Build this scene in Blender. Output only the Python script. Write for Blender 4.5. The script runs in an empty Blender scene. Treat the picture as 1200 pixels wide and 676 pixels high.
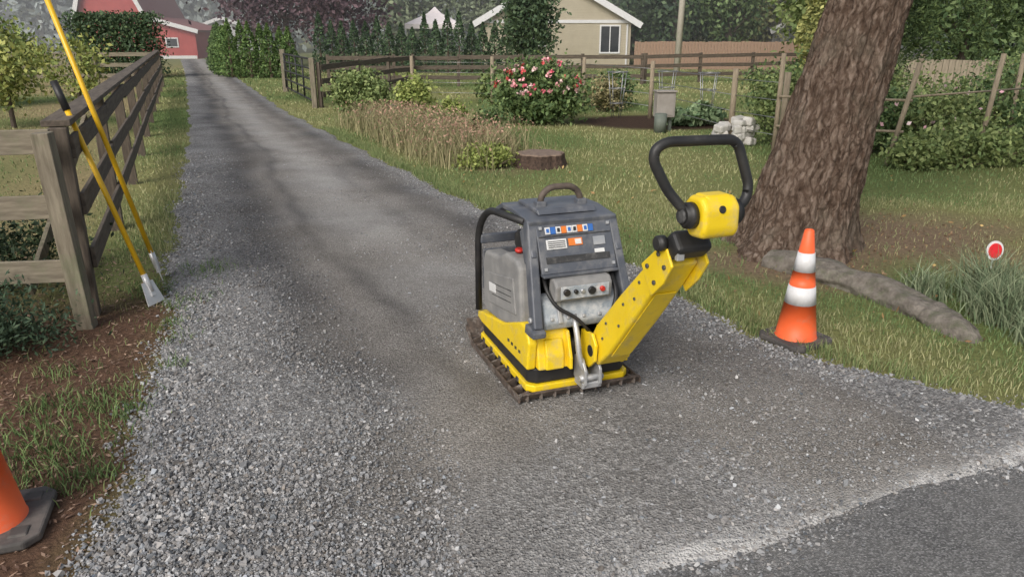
import bpy, bmesh, math, numpy as np
from mathutils import Vector, Matrix, noise as mn
rng=np.random.default_rng(7)
S=bpy.context.scene
# ------------------------------------------------------------------ materials
def newmat(name):
    m=bpy.data.materials.new(name); m.use_nodes=True
    nt=m.node_tree; nt.nodes.clear()
    o=nt.nodes.new('ShaderNodeOutputMaterial'); b=nt.nodes.new('ShaderNodeBsdfPrincipled')
    nt.links.new(b.outputs[0],o.inputs[0])
    return m,nt,b,o
def ramp(nt,fac,stops):
    r=nt.nodes.new('ShaderNodeValToRGB'); e=r.color_ramp.elements
    while len(e)<len(stops): e.new(.5)
    for i,(p,c) in enumerate(stops):
        e[i].position=p; e[i].color=(*c,1) if len(c)==3 else c
    nt.links.new(fac,r.inputs[0]); return r.outputs[0]
def noi(nt,scale,detail=5,rough=.6,stretch=None,coord='Object'):
    tc=nt.nodes.new('ShaderNodeTexCoord'); n=nt.nodes.new('ShaderNodeTexNoise')
    n.inputs['Scale'].default_value=scale; n.inputs['Detail'].default_value=detail; n.inputs['Roughness'].default_value=rough
    v=tc.outputs[coord]
    if stretch:
        mp=nt.nodes.new('ShaderNodeMapping'); mp.inputs['Scale'].default_value=stretch
        nt.links.new(v,mp.inputs[0]); v=mp.outputs[0]
    nt.links.new(v,n.inputs['Vector']); return n.outputs['Fac']
def mix(nt,f,a,b,blend='MIX'):
    m=nt.nodes.new('ShaderNodeMix'); m.data_type='RGBA'; m.blend_type=blend
    for s,v in ((m.inputs[0],f),(m.inputs[6],a),(m.inputs[7],b)):
        if hasattr(v,'links'): nt.links.new(v,s)
        elif isinstance(v,(int,float)): s.default_value=v
        else: s.default_value=(*v,1)
    return m.outputs[2]
def bump(nt,b,h,strength,dist=.01,prev=None):
    n=nt.nodes.new('ShaderNodeBump'); n.inputs['Strength'].default_value=strength; n.inputs['Distance'].default_value=dist
    nt.links.new(h,n.inputs['Height'])
    if prev: nt.links.new(prev,n.inputs['Normal'])
    nt.links.new(n.outputs[0],b.inputs['Normal']); return n.outputs[0]
def nmat(name,c1,c2,scale=6,rough=.8,bs=0,bscale=60,dust=None,dlo=.5,dhi=.75,dscale=9,metal=0,stretch=None,bdist=.003,spec=.5):
    m,nt,b,o=newmat(name)
    col=ramp(nt,noi(nt,scale,6,.6,stretch),[(.3,c1),(.7,c2)])
    if dust:
        f=ramp(nt,noi(nt,dscale,8,.7),[(dlo,(0,0,0)),(dhi,(1,1,1))])
        col=mix(nt,f,col,dust)
        rr=nt.nodes.new('ShaderNodeMapRange'); nt.links.new(f,rr.inputs[0]); rr.inputs[3].default_value=rough; rr.inputs[4].default_value=.92
        nt.links.new(rr.outputs[0],b.inputs['Roughness'])
    nt.links.new(col,b.inputs['Base Color'])
    if not dust: b.inputs['Roughness'].default_value=rough
    b.inputs['Metallic'].default_value=metal; b.inputs['Specular IOR Level'].default_value=spec
    if bs: bump(nt,b,noi(nt,bscale,6,.65,stretch),bs,bdist)
    return m
def vcolmat(name,rough=.65,spec=.25,gain=1.):
    m,nt,b,o=newmat(name)
    a=nt.nodes.new('ShaderNodeAttribute'); a.attribute_name='Col'
    c=mix(nt,1.,a.outputs['Color'],(gain,gain,gain),'MULTIPLY')
    hs=nt.nodes.new('ShaderNodeHueSaturation'); hs.inputs['Saturation'].default_value=.93; nt.links.new(c,hs.inputs['Color'])
    nt.links.new(hs.outputs[0],b.inputs['Base Color']); b.inputs['Roughness'].default_value=rough
    b.inputs['Specular IOR Level'].default_value=spec
    return m
M_leaf=vcolmat('leaf',gain=1.05); M_grass=vcolmat('grass',.7,.15,1.12); M_stone=vcolmat('stones',.88,.25)
# ------------------------------------------------------------------ mesh helpers
def bigmesh(name,V,F,mat,col=None,smooth=False):
    me=bpy.data.meshes.new(name); V=np.asarray(V,np.float32); F=np.asarray(F,np.int32)
    k=F.shape[1]; me.vertices.add(len(V)); me.vertices.foreach_set('co',V.ravel())
    me.loops.add(F.size); me.polygons.add(len(F))
    me.loops.foreach_set('vertex_index',F.ravel()); me.polygons.foreach_set('loop_start',np.arange(len(F),dtype=np.int32)*k)
    me.update(calc_edges=True)
    if col is not None:
        c=np.ones((len(V),4),np.float32); c[:,:3]=col
        a=me.color_attributes.new(name='Col',type='FLOAT_COLOR',domain='POINT'); a.data.foreach_set('color',c.ravel())
    me.polygons.foreach_set('use_smooth',np.full(len(F),smooth))
    me.materials.append(mat); me.validate()
    ob=bpy.data.objects.new(name,me); S.collection.objects.link(ob); return ob
class Acc:
    def __init__(s): s.V=[];s.F=[];s.C=[];s.n=0
    def add(s,V,F,C):
        V=np.asarray(V,float); C=np.broadcast_to(np.asarray(C,float),(len(V),3))
        s.V.append(V); s.F.append(np.asarray(F)+s.n); s.C.append(C); s.n+=len(V)
    def build(s,name,mat=None):
        return bigmesh(name,np.concatenate(s.V),np.concatenate(s.F),mat or M_leaf,np.concatenate(s.C))
def unit(v): return v/np.maximum(np.linalg.norm(v,axis=-1,keepdims=True),1e-9)
def leaves(acc,P,size,cA,cB,asp=.55,up=.0):
    n=len(P); 
    if n==0: return
    u=unit(rng.normal(size=(n,3))); w=rng.normal(size=(n,3)); w[:,2]+=up
    v=unit(np.cross(u,w)); s=(size*rng.uniform(.6,1.35,n))[:,None]
    V=np.stack([P-u*s,P-v*s*asp,P+u*s,P+v*s*asp],1).reshape(-1,3)
    F=np.arange(4*n).reshape(n,4); t=rng.random(n)[:,None]; t=t**1.2
    c=(np.array(cA)*(1-t)+np.array(cB)*t)*rng.uniform(.75,1.25,n)[:,None]
    acc.add(V,F,np.repeat(c,4,0))
def clumpcloud(c,r,n,k=30,cr=.22,shell=.5):
    c=np.array(c,float); r=np.array(r,float)
    d=unit(rng.normal(size=(k,3)))*(rng.uniform(shell,1,k)**.6)[:,None]*rng.uniform(.75,1.1,k)[:,None]
    cen=c+d*r; idx=rng.integers(0,k,n); sc=rng.uniform(.6,1.4,k)
    return cen[idx]+rng.normal(size=(n,3))*(cr*r)*sc[idx][:,None]
def tubearr(P,R,n=8):
    P=np.asarray(P,float); m=len(P); R=np.broadcast_to(np.asarray(R,float),(m,))
    T=np.gradient(P,axis=0) if m>2 else np.repeat((P[1]-P[0])[None],2,0)
    T=unit(T); V=[]; ref=np.array([0,0,1.]) if abs(T[0][2])<.9 else np.array([1.,0,0])
    a=unit(np.cross(T[0],ref))
    for i in range(m):
        a=a-T[i]*np.dot(a,T[i]); a=a/np.linalg.norm(a); b=np.cross(T[i],a)
        th=np.arange(n)*2*math.pi/n
        V.append(P[i]+R[i]*(np.cos(th)[:,None]*a+np.sin(th)[:,None]*b))
    V=np.concatenate(V); F=[]
    for i in range(m-1):
        for j in range(n):
            F.append((i*n+j,i*n+(j+1)%n,(i+1)*n+(j+1)%n,(i+1)*n+j))
    return V,np.array(F)
def link(name,me,mats,parent,smooth=False):
    for m in (mats if isinstance(mats,(list,tuple)) else [mats]): me.materials.append(m)
    if smooth:
        for p in me.polygons: p.use_smooth=True
    ob=bpy.data.objects.new(name,me); S.collection.objects.link(ob)
    if parent: ob.parent=parent
    return ob
def empty(name,loc=(0,0,0),rz=0):
    e=bpy.data.objects.new(name,None); e.location=loc; e.rotation_euler=(0,0,rz); e.empty_display_size=.2
    S.collection.objects.link(e); return e
def bevelbm(bm,w,seg=2):
    if w>0: bmesh.ops.bevel(bm,geom=list(bm.edges),offset=w,segments=seg,affect='EDGES',profile=.5,clamp_overlap=True)
def box(name,loc,size,mat,parent=None,rot=(0,0,0),bev=.0,seg=2,smooth=False):
    bm=bmesh.new(); bmesh.ops.create_cube(bm,size=1); bmesh.ops.scale(bm,vec=size,verts=bm.verts)
    bevelbm(bm,bev,seg); me=bpy.data.meshes.new(name); bm.to_mesh(me); bm.free()
    ob=link(name,me,mat,parent,smooth); ob.location=loc; ob.rotation_euler=rot; return ob
def beam(name,p0,p1,w,d,mat,parent,bev=.006):
    """rectangular beam p0->p1 ; w along local x, d across"""
    p0=Vector(p0);p1=Vector(p1); z=(p1-p0).normalized(); y=z.cross(Vector((1,0,0))).normalized(); x=y.cross(z)
    ob=box(name,(0,0,0),(w,d,(p1-p0).length),mat,parent,bev=bev)
    M=Matrix((x,y,z)).transposed(); ob.location=(p0+p1)/2; ob.rotation_euler=M.to_euler(); return ob
def prism(name,poly,x0,x1,mat,parent=None,bev=0,axis='X',seg=2):
    """poly of (y,z) extruded along x  (axis Y: poly (x,z) extruded along y; axis Z: poly (x,y))"""
    bm=bmesh.new(); n=len(poly)
    def P(a,b,t): return (t,a,b) if axis=='X' else ((a,t,b) if axis=='Y' else (a,b,t))
    A=[bm.verts.new(P(a,b,x0)) for a,b in poly]; B=[bm.verts.new(P(a,b,x1)) for a,b in poly]
    bm.faces.new(A); bm.faces.new(B[::-1])
    for i in range(n): bm.faces.new((A[i],B[i],B[(i+1)%n],A[(i+1)%n]))
    bmesh.ops.recalc_face_normals(bm,faces=bm.faces); bevelbm(bm,bev,seg)
    me=bpy.data.meshes.new(name); bm.to_mesh(me); bm.free(); return link(name,me,mat,parent)
def fillet(P,r,k=5):
    P=[Vector(p) for p in P]; out=[P[0]]
    for i in range(1,len(P)-1):
        a=(P[i-1]-P[i]); b=(P[i+1]-P[i]); d=min(r,a.length*.49,b.length*.49)
        p0=P[i]+a.normalized()*d; p1=P[i]+b.normalized()*d
        for j in range(k+1):
            t=j/k; out.append(p0*(1-t)**2+P[i]*2*t*(1-t)+p1*t*t)
    out.append(P[-1]); return [tuple(p) for p in out]
def tube(name,P,r,mat,parent=None,n=12,fil=0,closed_caps=True):
    if fil: P=fillet(P,fil)
    V,F=tubearr(P,r,n); F=[tuple(int(q) for q in f) for f in F]; m=len(P)
    if closed_caps: F+= [tuple(range(n))[::-1],tuple(range((m-1)*n,m*n))]
    me=bpy.data.meshes.new(name); me.from_pydata([tuple(v) for v in V],[],F); me.update()
    for p in me.polygons: p.use_smooth=len(p.vertices)==4
    return link(name,me,mat,parent)
def lathe(name,prof,mat,parent=None,n=40,loc=(0,0,0),midx=None):
    V=[];F=[]
    for r,z in prof:
        for j in range(n):
            a=2*math.pi*j/n; V.append((r*math.cos(a),r*math.sin(a),z))
    for i in range(len(prof)-1):
        for j in range(n): F.append((i*n+j,i*n+(j+1)%n,(i+1)*n+(j+1)%n,(i+1)*n+j))
    me=bpy.data.meshes.new(name); me.from_pydata(V,[],F); me.update()
    ob=link(name,me,mat,parent,True); ob.location=loc
    if midx:
        for i,p in enumerate(me.polygons): p.material_index=midx[i//n]
    return ob
def cyl(name,loc,r,h,mat,parent=None,rot=(0,0,0),n=20,bev=.0):
    bm=bmesh.new(); bmesh.ops.create_cone(bm,cap_ends=True,segments=n,radius1=r,radius2=r,depth=h)
    if bev: bmesh.ops.bevel(bm,geom=[e for e in bm.edges if len(e.link_faces)==2 and any(len(f.verts)>4 for f in e.link_faces)],offset=bev,segments=2,affect='EDGES')
    me=bpy.data.meshes.new(name); bm.to_mesh(me); bm.free(); ob=link(name,me,mat,parent); ob.location=loc; ob.rotation_euler=rot
    for p in me.polygons: p.use_smooth=len(p.vertices)==4
    return ob
# ------------------------------------------------------------------ layout functions
LY=[-5,1.1,1.95,2.99,3.89,6.73,14.1,32.2,56]; LX=[-3.2,-1.55,-1.40,-1.66,-1.99,-3.15,-6.07,-13.7,-24.0]
RY=[3.07,3.54,4.08,5.38,7.28,10.96,17.4,40.7,56]; RX=[2.38,1.72,1.37,.9,-.30,-2.10,-5.2,-15.2,-21.6]
def wigg(y,p): return .035*np.sin(y*3.1+p)+.025*np.sin(y*7.3+2*p)+.015*np.sin(y*17.+p*3)
def xL(y): return np.interp(y,LY,LX)+wigg(y,1.)
def xR(y): return np.interp(y,RY,RX)+wigg(y,4.)
def street(x): return 1.95+.419*(x-.55)+.02*np.sin(x*5)+.012*np.sin(x*13+1)
def sdf(x,y):
    sh=(street(x)+.37-y)*.92
    return np.minimum(np.minimum(np.maximum(x-xL(y),sh),np.maximum(xR(y)-x,sh)),(y-street(x))*.92)
def vn(x,y,s,seed=0.):
    return np.array([mn.noise((a*s,b*s,seed)) for a,b in zip(np.ravel(x),np.ravel(y))]).reshape(np.shape(x))
def sstep(t): t=np.clip(t,0,1); return t*t*(3-2*t)
# ------------------------------------------------------------------ ground
def axis_pts(lo,hi,f0,f1,step):
    fine=np.arange(f0,f1,step); a=-np.geomspace(1,f0-lo+1,16)+1+f0; b=np.geomspace(1,hi-f1+1,16)-1+f1
    return np.concatenate([a[::-1][:-1],fine,b])
gx=axis_pts(-500,500,-14,14,.2); gy=axis_pts(-200,900,0,24,.2)
X,Y=np.meshgrid(gx,gy); nz=vn(X,Y,.35); nz2=vn(X,Y,1.6,3.)
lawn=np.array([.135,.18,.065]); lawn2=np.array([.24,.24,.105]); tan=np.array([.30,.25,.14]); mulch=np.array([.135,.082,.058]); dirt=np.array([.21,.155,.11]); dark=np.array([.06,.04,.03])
t=np.clip(.5+nz*1.1,0,1)[...,None]; C=lawn*(1-t)+lawn2*t
def blend(C,f,c): f=f[...,None]; return C*(1-f)+c*f
fenx=-2.53-.427*(Y-4.1)
C=blend(C,sstep((fenx-.1-X)/.4)*np.clip(.7+nz*1.2,0,1),tan)
C=blend(C,sstep((xL(Y)+.15-X)/.2)*sstep((5.6+nz*1.5-Y)/1.2)*sstep((X-fenx+2.5)/1.),mulch)
C=blend(C,sstep(1.25-np.hypot((X-3.3)/1.5,(Y-6.3)/1.1)+nz2*.6),dirt)
C=blend(C,sstep(1.3-np.hypot((X-2.2)/.9,(Y-5.4)/.7)+nz2*.5),dirt)
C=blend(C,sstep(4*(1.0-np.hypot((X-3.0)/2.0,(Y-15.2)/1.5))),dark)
C=blend(C,.7*sstep(3*(1.0-np.hypot((X+1.2+.45*(Y-12))/1.0,(Y-12)/3.2))),dirt)
V=np.stack([X,Y,np.zeros_like(X)],-1).reshape(-1,3); ny,nx=X.shape
ii=np.arange((ny-1)*(nx-1)); r=ii//(nx-1); q=ii%(nx-1); F=np.stack([r*nx+q,r*nx+q+1,(r+1)*nx+q+1,(r+1)*nx+q],1)
m,nt,b,o=newmat('ground_soil'); a=nt.nodes.new('ShaderNodeAttribute'); a.attribute_name='Col'
f=ramp(nt,noi(nt,25,8,.7),[(.3,(.55,.55,.55)),(.7,(1.35,1.3,1.2))]); nt.links.new(mix(nt,1.,a.outputs['Color'],f,'MULTIPLY'),b.inputs['Base Color'])
b.inputs['Roughness'].default_value=.95; b.inputs['Specular IOR Level'].default_value=.1; bump(nt,b,noi(nt,60,8,.7),.8,.02)
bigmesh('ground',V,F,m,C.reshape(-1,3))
# ------------------------------------------------------------------ asphalt
m,nt,b,o=newmat('asphalt')
vo=nt.nodes.new('ShaderNodeTexVoronoi'); tc=nt.nodes.new('ShaderNodeTexCoord'); vo.inputs['Scale'].default_value=170; nt.links.new(tc.outputs['Object'],vo.inputs['Vector'])
sep=nt.nodes.new('ShaderNodeSeparateColor'); nt.links.new(vo.outputs['Color'],sep.inputs[0])
c=ramp(nt,sep.outputs[0],[(.0,(.07,.069,.068)),(.6,(.13,.128,.125)),(1,(.28,.275,.27))])
f=ramp(nt,noi(nt,3,6,.7),[(.4,(0,0,0)),(.8,(.5,.5,.5))]); nt.links.new(mix(nt,f,c,(.25,.24,.225)),b.inputs['Base Color']); b.inputs['Roughness'].default_value=.9
bump(nt,b,vo.outputs['Distance'],.7,.006)
xs=np.linspace(-60,60,241); e=street(np.clip(xs,-8,8))+.419*(xs-np.clip(xs,-8,8))+.06
V=np.concatenate([np.stack([xs,e,np.full_like(xs,.004)],1),np.stack([xs+2.7,e-6.5,np.full_like(xs,.004)],1)]); n=len(xs)
bigmesh('asphalt_street',V,[(i+n,i+n+1,i+1,i) for i in range(n-1)],m)
# ------------------------------------------------------------------ gravel driveway
ry=[-1.6]
while ry[-1]<56: ry.append(ry[-1]+max(.022,.006*abs(ry[-1])**1.25))
ry=np.array(ry); NC=240
a0=np.where(ry<2.2,np.interp(ry,[1.6,2.2],[-4.5,-1.9]),xL(ry)-.45); b0=np.interp(ry,[3.4,4.0],[6.,1.9]); b0=np.where(ry>4,xR(ry)+.45,b0)
v=np.linspace(0,1,NC); X=a0[:,None]*(1-v)+b0[:,None]*v; Y=np.repeat(ry[:,None],NC,1)
sd=sdf(X,Y); n1=vn(X,Y,1.1,5.); n2=vn(X,Y,18,2.); n3=vn(X,Y,48,9.); U=(X-xL(Y))/(xR(Y)-xL(Y))
def loosef(X,Y,n1):
    U=(X-xL(Y))/(xR(Y)-xL(Y)); l=np.maximum(sstep((.34-U+n1*.12)/.16),sstep((U-.82+n1*.1)/.1))
    l=np.maximum(l,.75*sstep((3.0-Y+n1*1.4)/1.)); l=np.maximum(l,.35*sstep(n1*2.5)); return np.clip(l,0,1)
L=loosef(X,Y,n1); fade=np.clip(1.2-Y/16,.1,1)
Z=-.014+(.030+.012*n1+.003*n2*(1+1.5*L)*fade+.003*n3*(1+1.5*L)*fade)*sstep((sd+.05)/.16)
Z+=(.016*np.exp(-((U-.38)/.04)**2)-.008*np.exp(-((U-.27)/.06)**2)-.004*np.exp(-((U-.7)/.07)**2))*fade
V=np.stack([X,Y,Z],-1).reshape(-1,3); nr=len(ry)
ii=np.arange((nr-1)*(NC-1)); r=ii//(NC-1); q=ii%(NC-1); F=np.stack([r*NC+q,r*NC+q+1,(r+1)*NC+q+1,(r+1)*NC+q],1)
keep=(sd.reshape(-1)[F]>-.12).any(1); F=F[keep]
ln=vn(X,Y,4,8.); dustline=np.exp(-(((Y-street(X)-.06-.03*ln)/(.045+.03*ln))**2))*sstep((X+.2)/1.)*np.clip(.6+n2+.7*ln,0,1)+.2*np.exp(-((Y-street(X)-.1)/.16)**2)*(X>0)
dustline=dustline+.30*np.exp(-((U-.56-.02*np.sin(Y*.8))/.11)**2)*sstep((Y-4.2)/3.)*(.8+ln*.5)
def bandf(U,Y,n): 
    w=.035*np.sin(Y*.7)+.02*np.sin(Y*1.9); m_=sstep((Y-2.4)/2.)
    return m_*np.clip((np.exp(-((U-.26-w)/.10)**2)*1.0+.6*np.exp(-((U-.40-w)/.025)**2)+np.exp(-((U-.84)/.08)**2)*.85+.3*np.exp(-((U-.70-w)/.03)**2))*(.85+n*.6),0,1)
COL=np.stack([L,np.clip(dustline,0,1),bandf(U,Y,n1)],-1).reshape(-1,3)
m,nt,b,o=newmat('gravel_surface'); a=nt.nodes.new('ShaderNodeAttribute'); a.attribute_name='Col'; sp=nt.nodes.new('ShaderNodeSeparateColor'); nt.links.new(a.outputs['Color'],sp.inputs[0])
tc=nt.nodes.new('ShaderNodeTexCoord')
def voro(s):
    vo=nt.nodes.new('ShaderNodeTexVoronoi'); vo.inputs['Scale'].default_value=s; nt.links.new(tc.outputs['Object'],vo.inputs['Vector'])
    se=nt.nodes.new('ShaderNodeSeparateColor'); nt.links.new(vo.outputs['Color'],se.inputs[0]); return vo,se
v1,s1=voro(95); v2,s2=voro(180)
cl=ramp(nt,s1.outputs[0],[(0,(.13,.128,.127)),(.5,(.23,.228,.225)),(1,(.42,.417,.41))])
cc=ramp(nt,s2.outputs[0],[(0,(.145,.135,.122)),(.5,(.24,.227,.208)),(1,(.39,.37,.345))])
col=mix(nt,sp.outputs[0],cc,cl)
big=ramp(nt,noi(nt,1.3,5,.6),[(.35,(.80,.78,.76)),(.65,(1.13,1.12,1.11))]); col=mix(nt,1.,col,big,'MULTIPLY')
dk=mix(nt,1.,col,(.46,.46,.48),'MULTIPLY'); col=mix(nt,sp.outputs[2],col,dk)
col=mix(nt,sp.outputs[1],col,(.58,.565,.545)); nt.links.new(col,b.inputs['Base Color']); b.inputs['Roughness'].default_value=.92; b.inputs['Specular IOR Level'].default_value=.2
p=bump(nt,b,v2.outputs['Distance'],.7,.006); p=bump(nt,b,v1.outputs['Distance'],.7,.010,p)
bigmesh('gravel_driveway',V,F,m,COL,True)
# loose stones
def stones(P,R,C):
    n=len(P); base=np.array([[-1,-1,-1],[1,-1,-1],[1,1,-1],[-1,1,-1],[-1,-1,1],[1,-1,1],[1,1,1],[-1,1,1]],float)*.6
    Q=np.array([[0,3,2,1],[4,5,6,7],[0,1,5,4],[1,2,6,5],[2,3,7,6],[3,0,4,7]])
    V=base[None]+rng.normal(size=(n,8,3))*.22; V*=rng.uniform(.6,1.15,(n,1,3))
    V[:,:,2]*=.75; th=rng.uniform(0,6.283,n); c,s=np.cos(th)[:,None],np.sin(th)[:,None]
    tl=rng.normal(size=(n,1))*.5; z=V[...,2]+tl*V[...,0]; x=V[...,0]-tl*V[...,2]
    V=np.stack([c*x-s*V[...,1],s*x+c*V[...,1],z],-1)*R[:,None,None]+P[:,None,:]
    return V.reshape(-1,3),(Q[None]+8*np.arange(n)[:,None,None]).reshape(-1,4),np.repeat(C,8,0)
def scatter(n,y0,y1,pw=1.):
    y=y0+(y1-y0)*rng.random(n)**pw; x=rng.uniform(-.95,.95,n)*(y+.6); return x,y
x,y=scatter(380000,1.3,11,1.75); s=sdf(x,y); k=(s>-.12)&((s>0)|(rng.random(len(x))<np.exp(s*25))); x,y,s=x[k],y[k],s[k]
n1=vn(x,y,1.1,5.); Lf=loosef(x,y,n1); k=rng.random(len(x))<(.36+.64*Lf)*np.where(y<7,1,.7); x,y,s,Lf,n1=x[k],y[k],s[k],Lf[k],n1[k]
R=np.clip(rng.lognormal(math.log(.0043),.40,len(x)),.0024,.013)*(.85+.3*Lf); R=np.where((x-xL(y)<.30),R*1.2,R)
zb=-.014+.030*sstep((s+.05)/.16); zb=np.maximum(zb,.001)+R*(.05+.2*Lf)
g=rng.beta(2,3,len(x))*.42+.10; w=rng.normal(size=len(x))*.010+.004
C=np.stack([g+w,g,g-w+.002],1); C*=np.where(rng.random(len(x))<.06,1.35,1.)[:,None]
bd=bandf((x-xL(y))/(xR(y)-xL(y)),y,n1); C=np.clip(C*(1-.48*bd)[:,None],.05,.62)
V,F,C=stones(np.stack([x,y,zb],1),R,C); bigmesh('gravel',V,F,M_stone,C)
# ------------------------------------------------------------------ grass
def blades(acc,P,h,w,cA,cB,lean=.5):
    n=len(P); th=rng.uniform(0,6.283,n); d=np.stack([np.cos(th),np.sin(th),np.zeros(n)],1); ph=rng.uniform(0,6.283,n)
    l=np.stack([np.cos(ph),np.sin(ph),np.zeros(n)],1)*(h*lean*rng.uniform(.1,1.2,n))[:,None]
    tip=P+l+np.stack([0*h,0*h,h],1); W=d*(w/2)[:,None]
    mid=P+l*.35+np.stack([0*h,0*h,h*.62],1)
    V=np.stack([P-W,P+W,mid+W*.75,mid-W*.75,tip+W*.12,tip-W*.12],1).reshape(-1,3); i=np.arange(n)[:,None]*6
    F=np.concatenate([i+[0,1,2,3],i+[3,2,4,5]]); t=rng.random(n)[:,None]
    c=(np.array(cA)*(1-t)+np.array(cB)*t)*rng.uniform(.75,1.25,n)[:,None]; acc.add(V,F,np.repeat(c,6,0))
def fence_x(y): return -2.53-.427*(y-4.1)
A=Acc()
for (n,y0,y1,h,w) in ((125000,2.6,8,.028,.0055),(90000,8,18,.030,.012),(45000,18,40,.04,.035)):
    x,y=scatter(n,y0,y1,.75); s=sdf(x,y); nn=vn(x,y,1.6,3.); nb=vn(x,y,.35)
    k=(s<-.02)&(y>street(x)+.3)
    left=x<xL(y); k&=~(left&(y<5.6+nb*1.5)); k&=~(left&(x<fence_x(y))&(rng.random(len(x))<.7))
    dp=(np.hypot((x-3.3)/1.5,(y-6.3)/1.1)<1.05+nn*.5)|(np.hypot((x-2.2)/.9,(y-5.4)/.7)<1.+nn*.5); k&=~(dp&(rng.random(len(x))<.85))
    k&=np.hypot((x-3.0)/2.0,(y-15.2)/1.5)>1; k&=np.hypot(x-.38,y-9.9)>.33
    x,y,nb,nn,s=x[k],y[k],nb[k],nn[k],s[k]
    P=np.stack([x,y,np.zeros_like(x)],1); hh=h*rng.uniform(.5,1.4,len(x))*(1+1.2*np.clip(nn,0,1))*(1+.6*np.exp(s*6))
    t=np.clip(.5+nb*1.3+nn*.5+rng.normal(size=len(x))*.2,0,1)
    q=t<.5
    blades(A,P[q],hh[q],np.full(q.sum(),w),(.085,.14,.045),(.155,.21,.08),.6)
    blades(A,P[~q],hh[~q],np.full((~q).sum(),w),(.18,.21,.08),(.33,.31,.16),.7)
y=rng.uniform(3.3,14,9000); x=xR(y)+np.abs(rng.normal(size=9000))*.12; P=np.stack([x,y,0*x],1)
blades(A,P,rng.uniform(.03,.08,9000),np.full(9000,.006),(.09,.15,.045),(.24,.26,.11),.7)
for (tx,ty,rr,n) in ((-1.98,3.12,.16,300),(-1.88,2.68,.14,300),(-2.15,2.75,.14,220),(-2.2,3.1,.1,100),(-1.72,2.45,.08,100),(-1.78,3.05,.07,90),(-2.0,2.45,.12,160),(-2.3,3.45,.1,80),(-2.25,5.2,.15,300),(-2.45,4.75,.12,200),(-2.1,4.5,.1,120),(-1.75,3.55,.05,60),(-1.62,2.55,.05,60),(-1.9,3.9,.06,50),(-2.05,4.15,.07,60)):
    P=np.stack([tx+rng.normal(size=n)*rr*.8,ty+rng.normal(size=n)*rr*.8,np.zeros(n)],1)
    blades(A,P,rng.uniform(.02,.07,n),np.full(n,.0055),(.06,.12,.035),(.17,.23,.08),1.1)
n=1500; x=rng.uniform(-3.6,-1.5,n); y=rng.uniform(2.2,5.5,n); k=(sdf(x,y)<-.05); blades(A,np.stack([x[k],y[k],0*x[k]],1),rng.uniform(.02,.05,k.sum()),np.full(k.sum(),.005),(.08,.13,.03),(.27,.25,.12),1.)
A.build('lawn_grass',M_grass)
A=Acc()
for (tx,ty,rr,n,h) in ((2.98,4.2,.14,600,.30),(3.15,4.55,.16,500,.32),(2.75,4.65,.12,260,.22),(3.0,3.85,.12,300,.2),(3.3,4.1,.15,400,.3)):
    P=np.stack([tx+rng.normal(size=n)*rr*.6,ty+rng.normal(size=n)*rr*.6,np.zeros(n)],1)
    blades(A,P,rng.uniform(.4,1.1,n)*h,np.full(n,.008),(.09,.14,.07),(.24,.27,.16),.9)
A.build('ornamental_grass',M_grass)
A=Acc(); n=13000; x=rng.uniform(-4.5,-1.3,n); y=rng.uniform(1.6,5.8,n); k=(sdf(x,y)<-.03)&(y>street(x)+.35); x,y=x[k],y[k]
P=np.stack([x,y,rng.uniform(.003,.014,len(x))],1); u=rng.normal(size=(len(x),3)); u[:,2]*=.2; u=unit(u); v=unit(np.cross(u,np.array([0,0,1.])+rng.normal(size=(len(x),3))*.3)); s=rng.uniform(.006,.02,len(x))[:,None]
V=np.stack([P-u*s,P-v*s*.3,P+u*s,P+v*s*.3],1).reshape(-1,3); t=rng.random(len(x))[:,None]**1.5; c=np.array([.11,.062,.042])*(1-t)+np.array([.38,.25,.17])*t
A.add(V,np.arange(len(V)).reshape(-1,4),np.repeat(c,4,0))
n=1500; x=rng.normal(3.0,1.1,n); y=rng.normal(5.9,.9,n); k=sdf(x,y)<-.05; P=np.stack([x[k],y[k],np.full(k.sum(),.01)],1); leaves(A,P,.013,(.12,.07,.04),(.3,.2,.1))
n=160; x=rng.uniform(-1.5,5,n); y=rng.uniform(3.,10,n); k=sdf(x,y)<-.05; P=np.stack([x[k],y[k],np.full(k.sum(),.035)],1); leaves(A,P,.022,(.25,.13,.05),(.5,.35,.12))
A.build('fallen_leaves',M_leaf)
A=Acc(); leaves(A,clumpcloud((-2.95,3.75,.12),(.45,.4,.2),6000,30,.25,.1),.018,(.022,.045,.025),(.07,.11,.055),.35); A.build('juniper_shrub')
A=Acc(); leaves(A,clumpcloud((-3.6,4.9,.2),(.6,.5,.3),6000,30,.25,.1),.022,(.025,.045,.025),(.08,.12,.05),.4); A.build('juniper_shrub')
# ------------------------------------------------------------------ wood fences
M_wood=nmat('weathered_wood',(.12,.10,.07),(.26,.225,.165),4,.85,.6,14,stretch=(9,9,1.2),dust=(.13,.16,.08),dlo=.50,dhi=.85,dscale=5)
M_woodh=nmat('weathered_rail',(.12,.10,.072),(.26,.225,.165),4,.85,.6,14,stretch=(1.2,9,9),dust=(.14,.16,.085),dlo=.52,dhi=.85,dscale=5)
M_dwood=nmat('dark_wood',(.055,.042,.032),(.15,.12,.09),4,.85,.5,14,stretch=(1.2,9,9))
M_dwoodv=nmat('dark_wood_post',(.055,.042,.032),(.15,.12,.09),4,.85,.5,14,stretch=(9,9,1.2))
def board(name,p0,p1,h,t,mat,par):
    p0=Vector(p0);p1=Vector(p1);d=p1-p0
    ob=box(name,(p0+p1)/2,(d.length,t,h),mat,par,bev=.004); ob.rotation_euler=(0,-math.atan2(d.z,math.hypot(d.x,d.y)),math.atan2(d.y,d.x)); return ob
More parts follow.
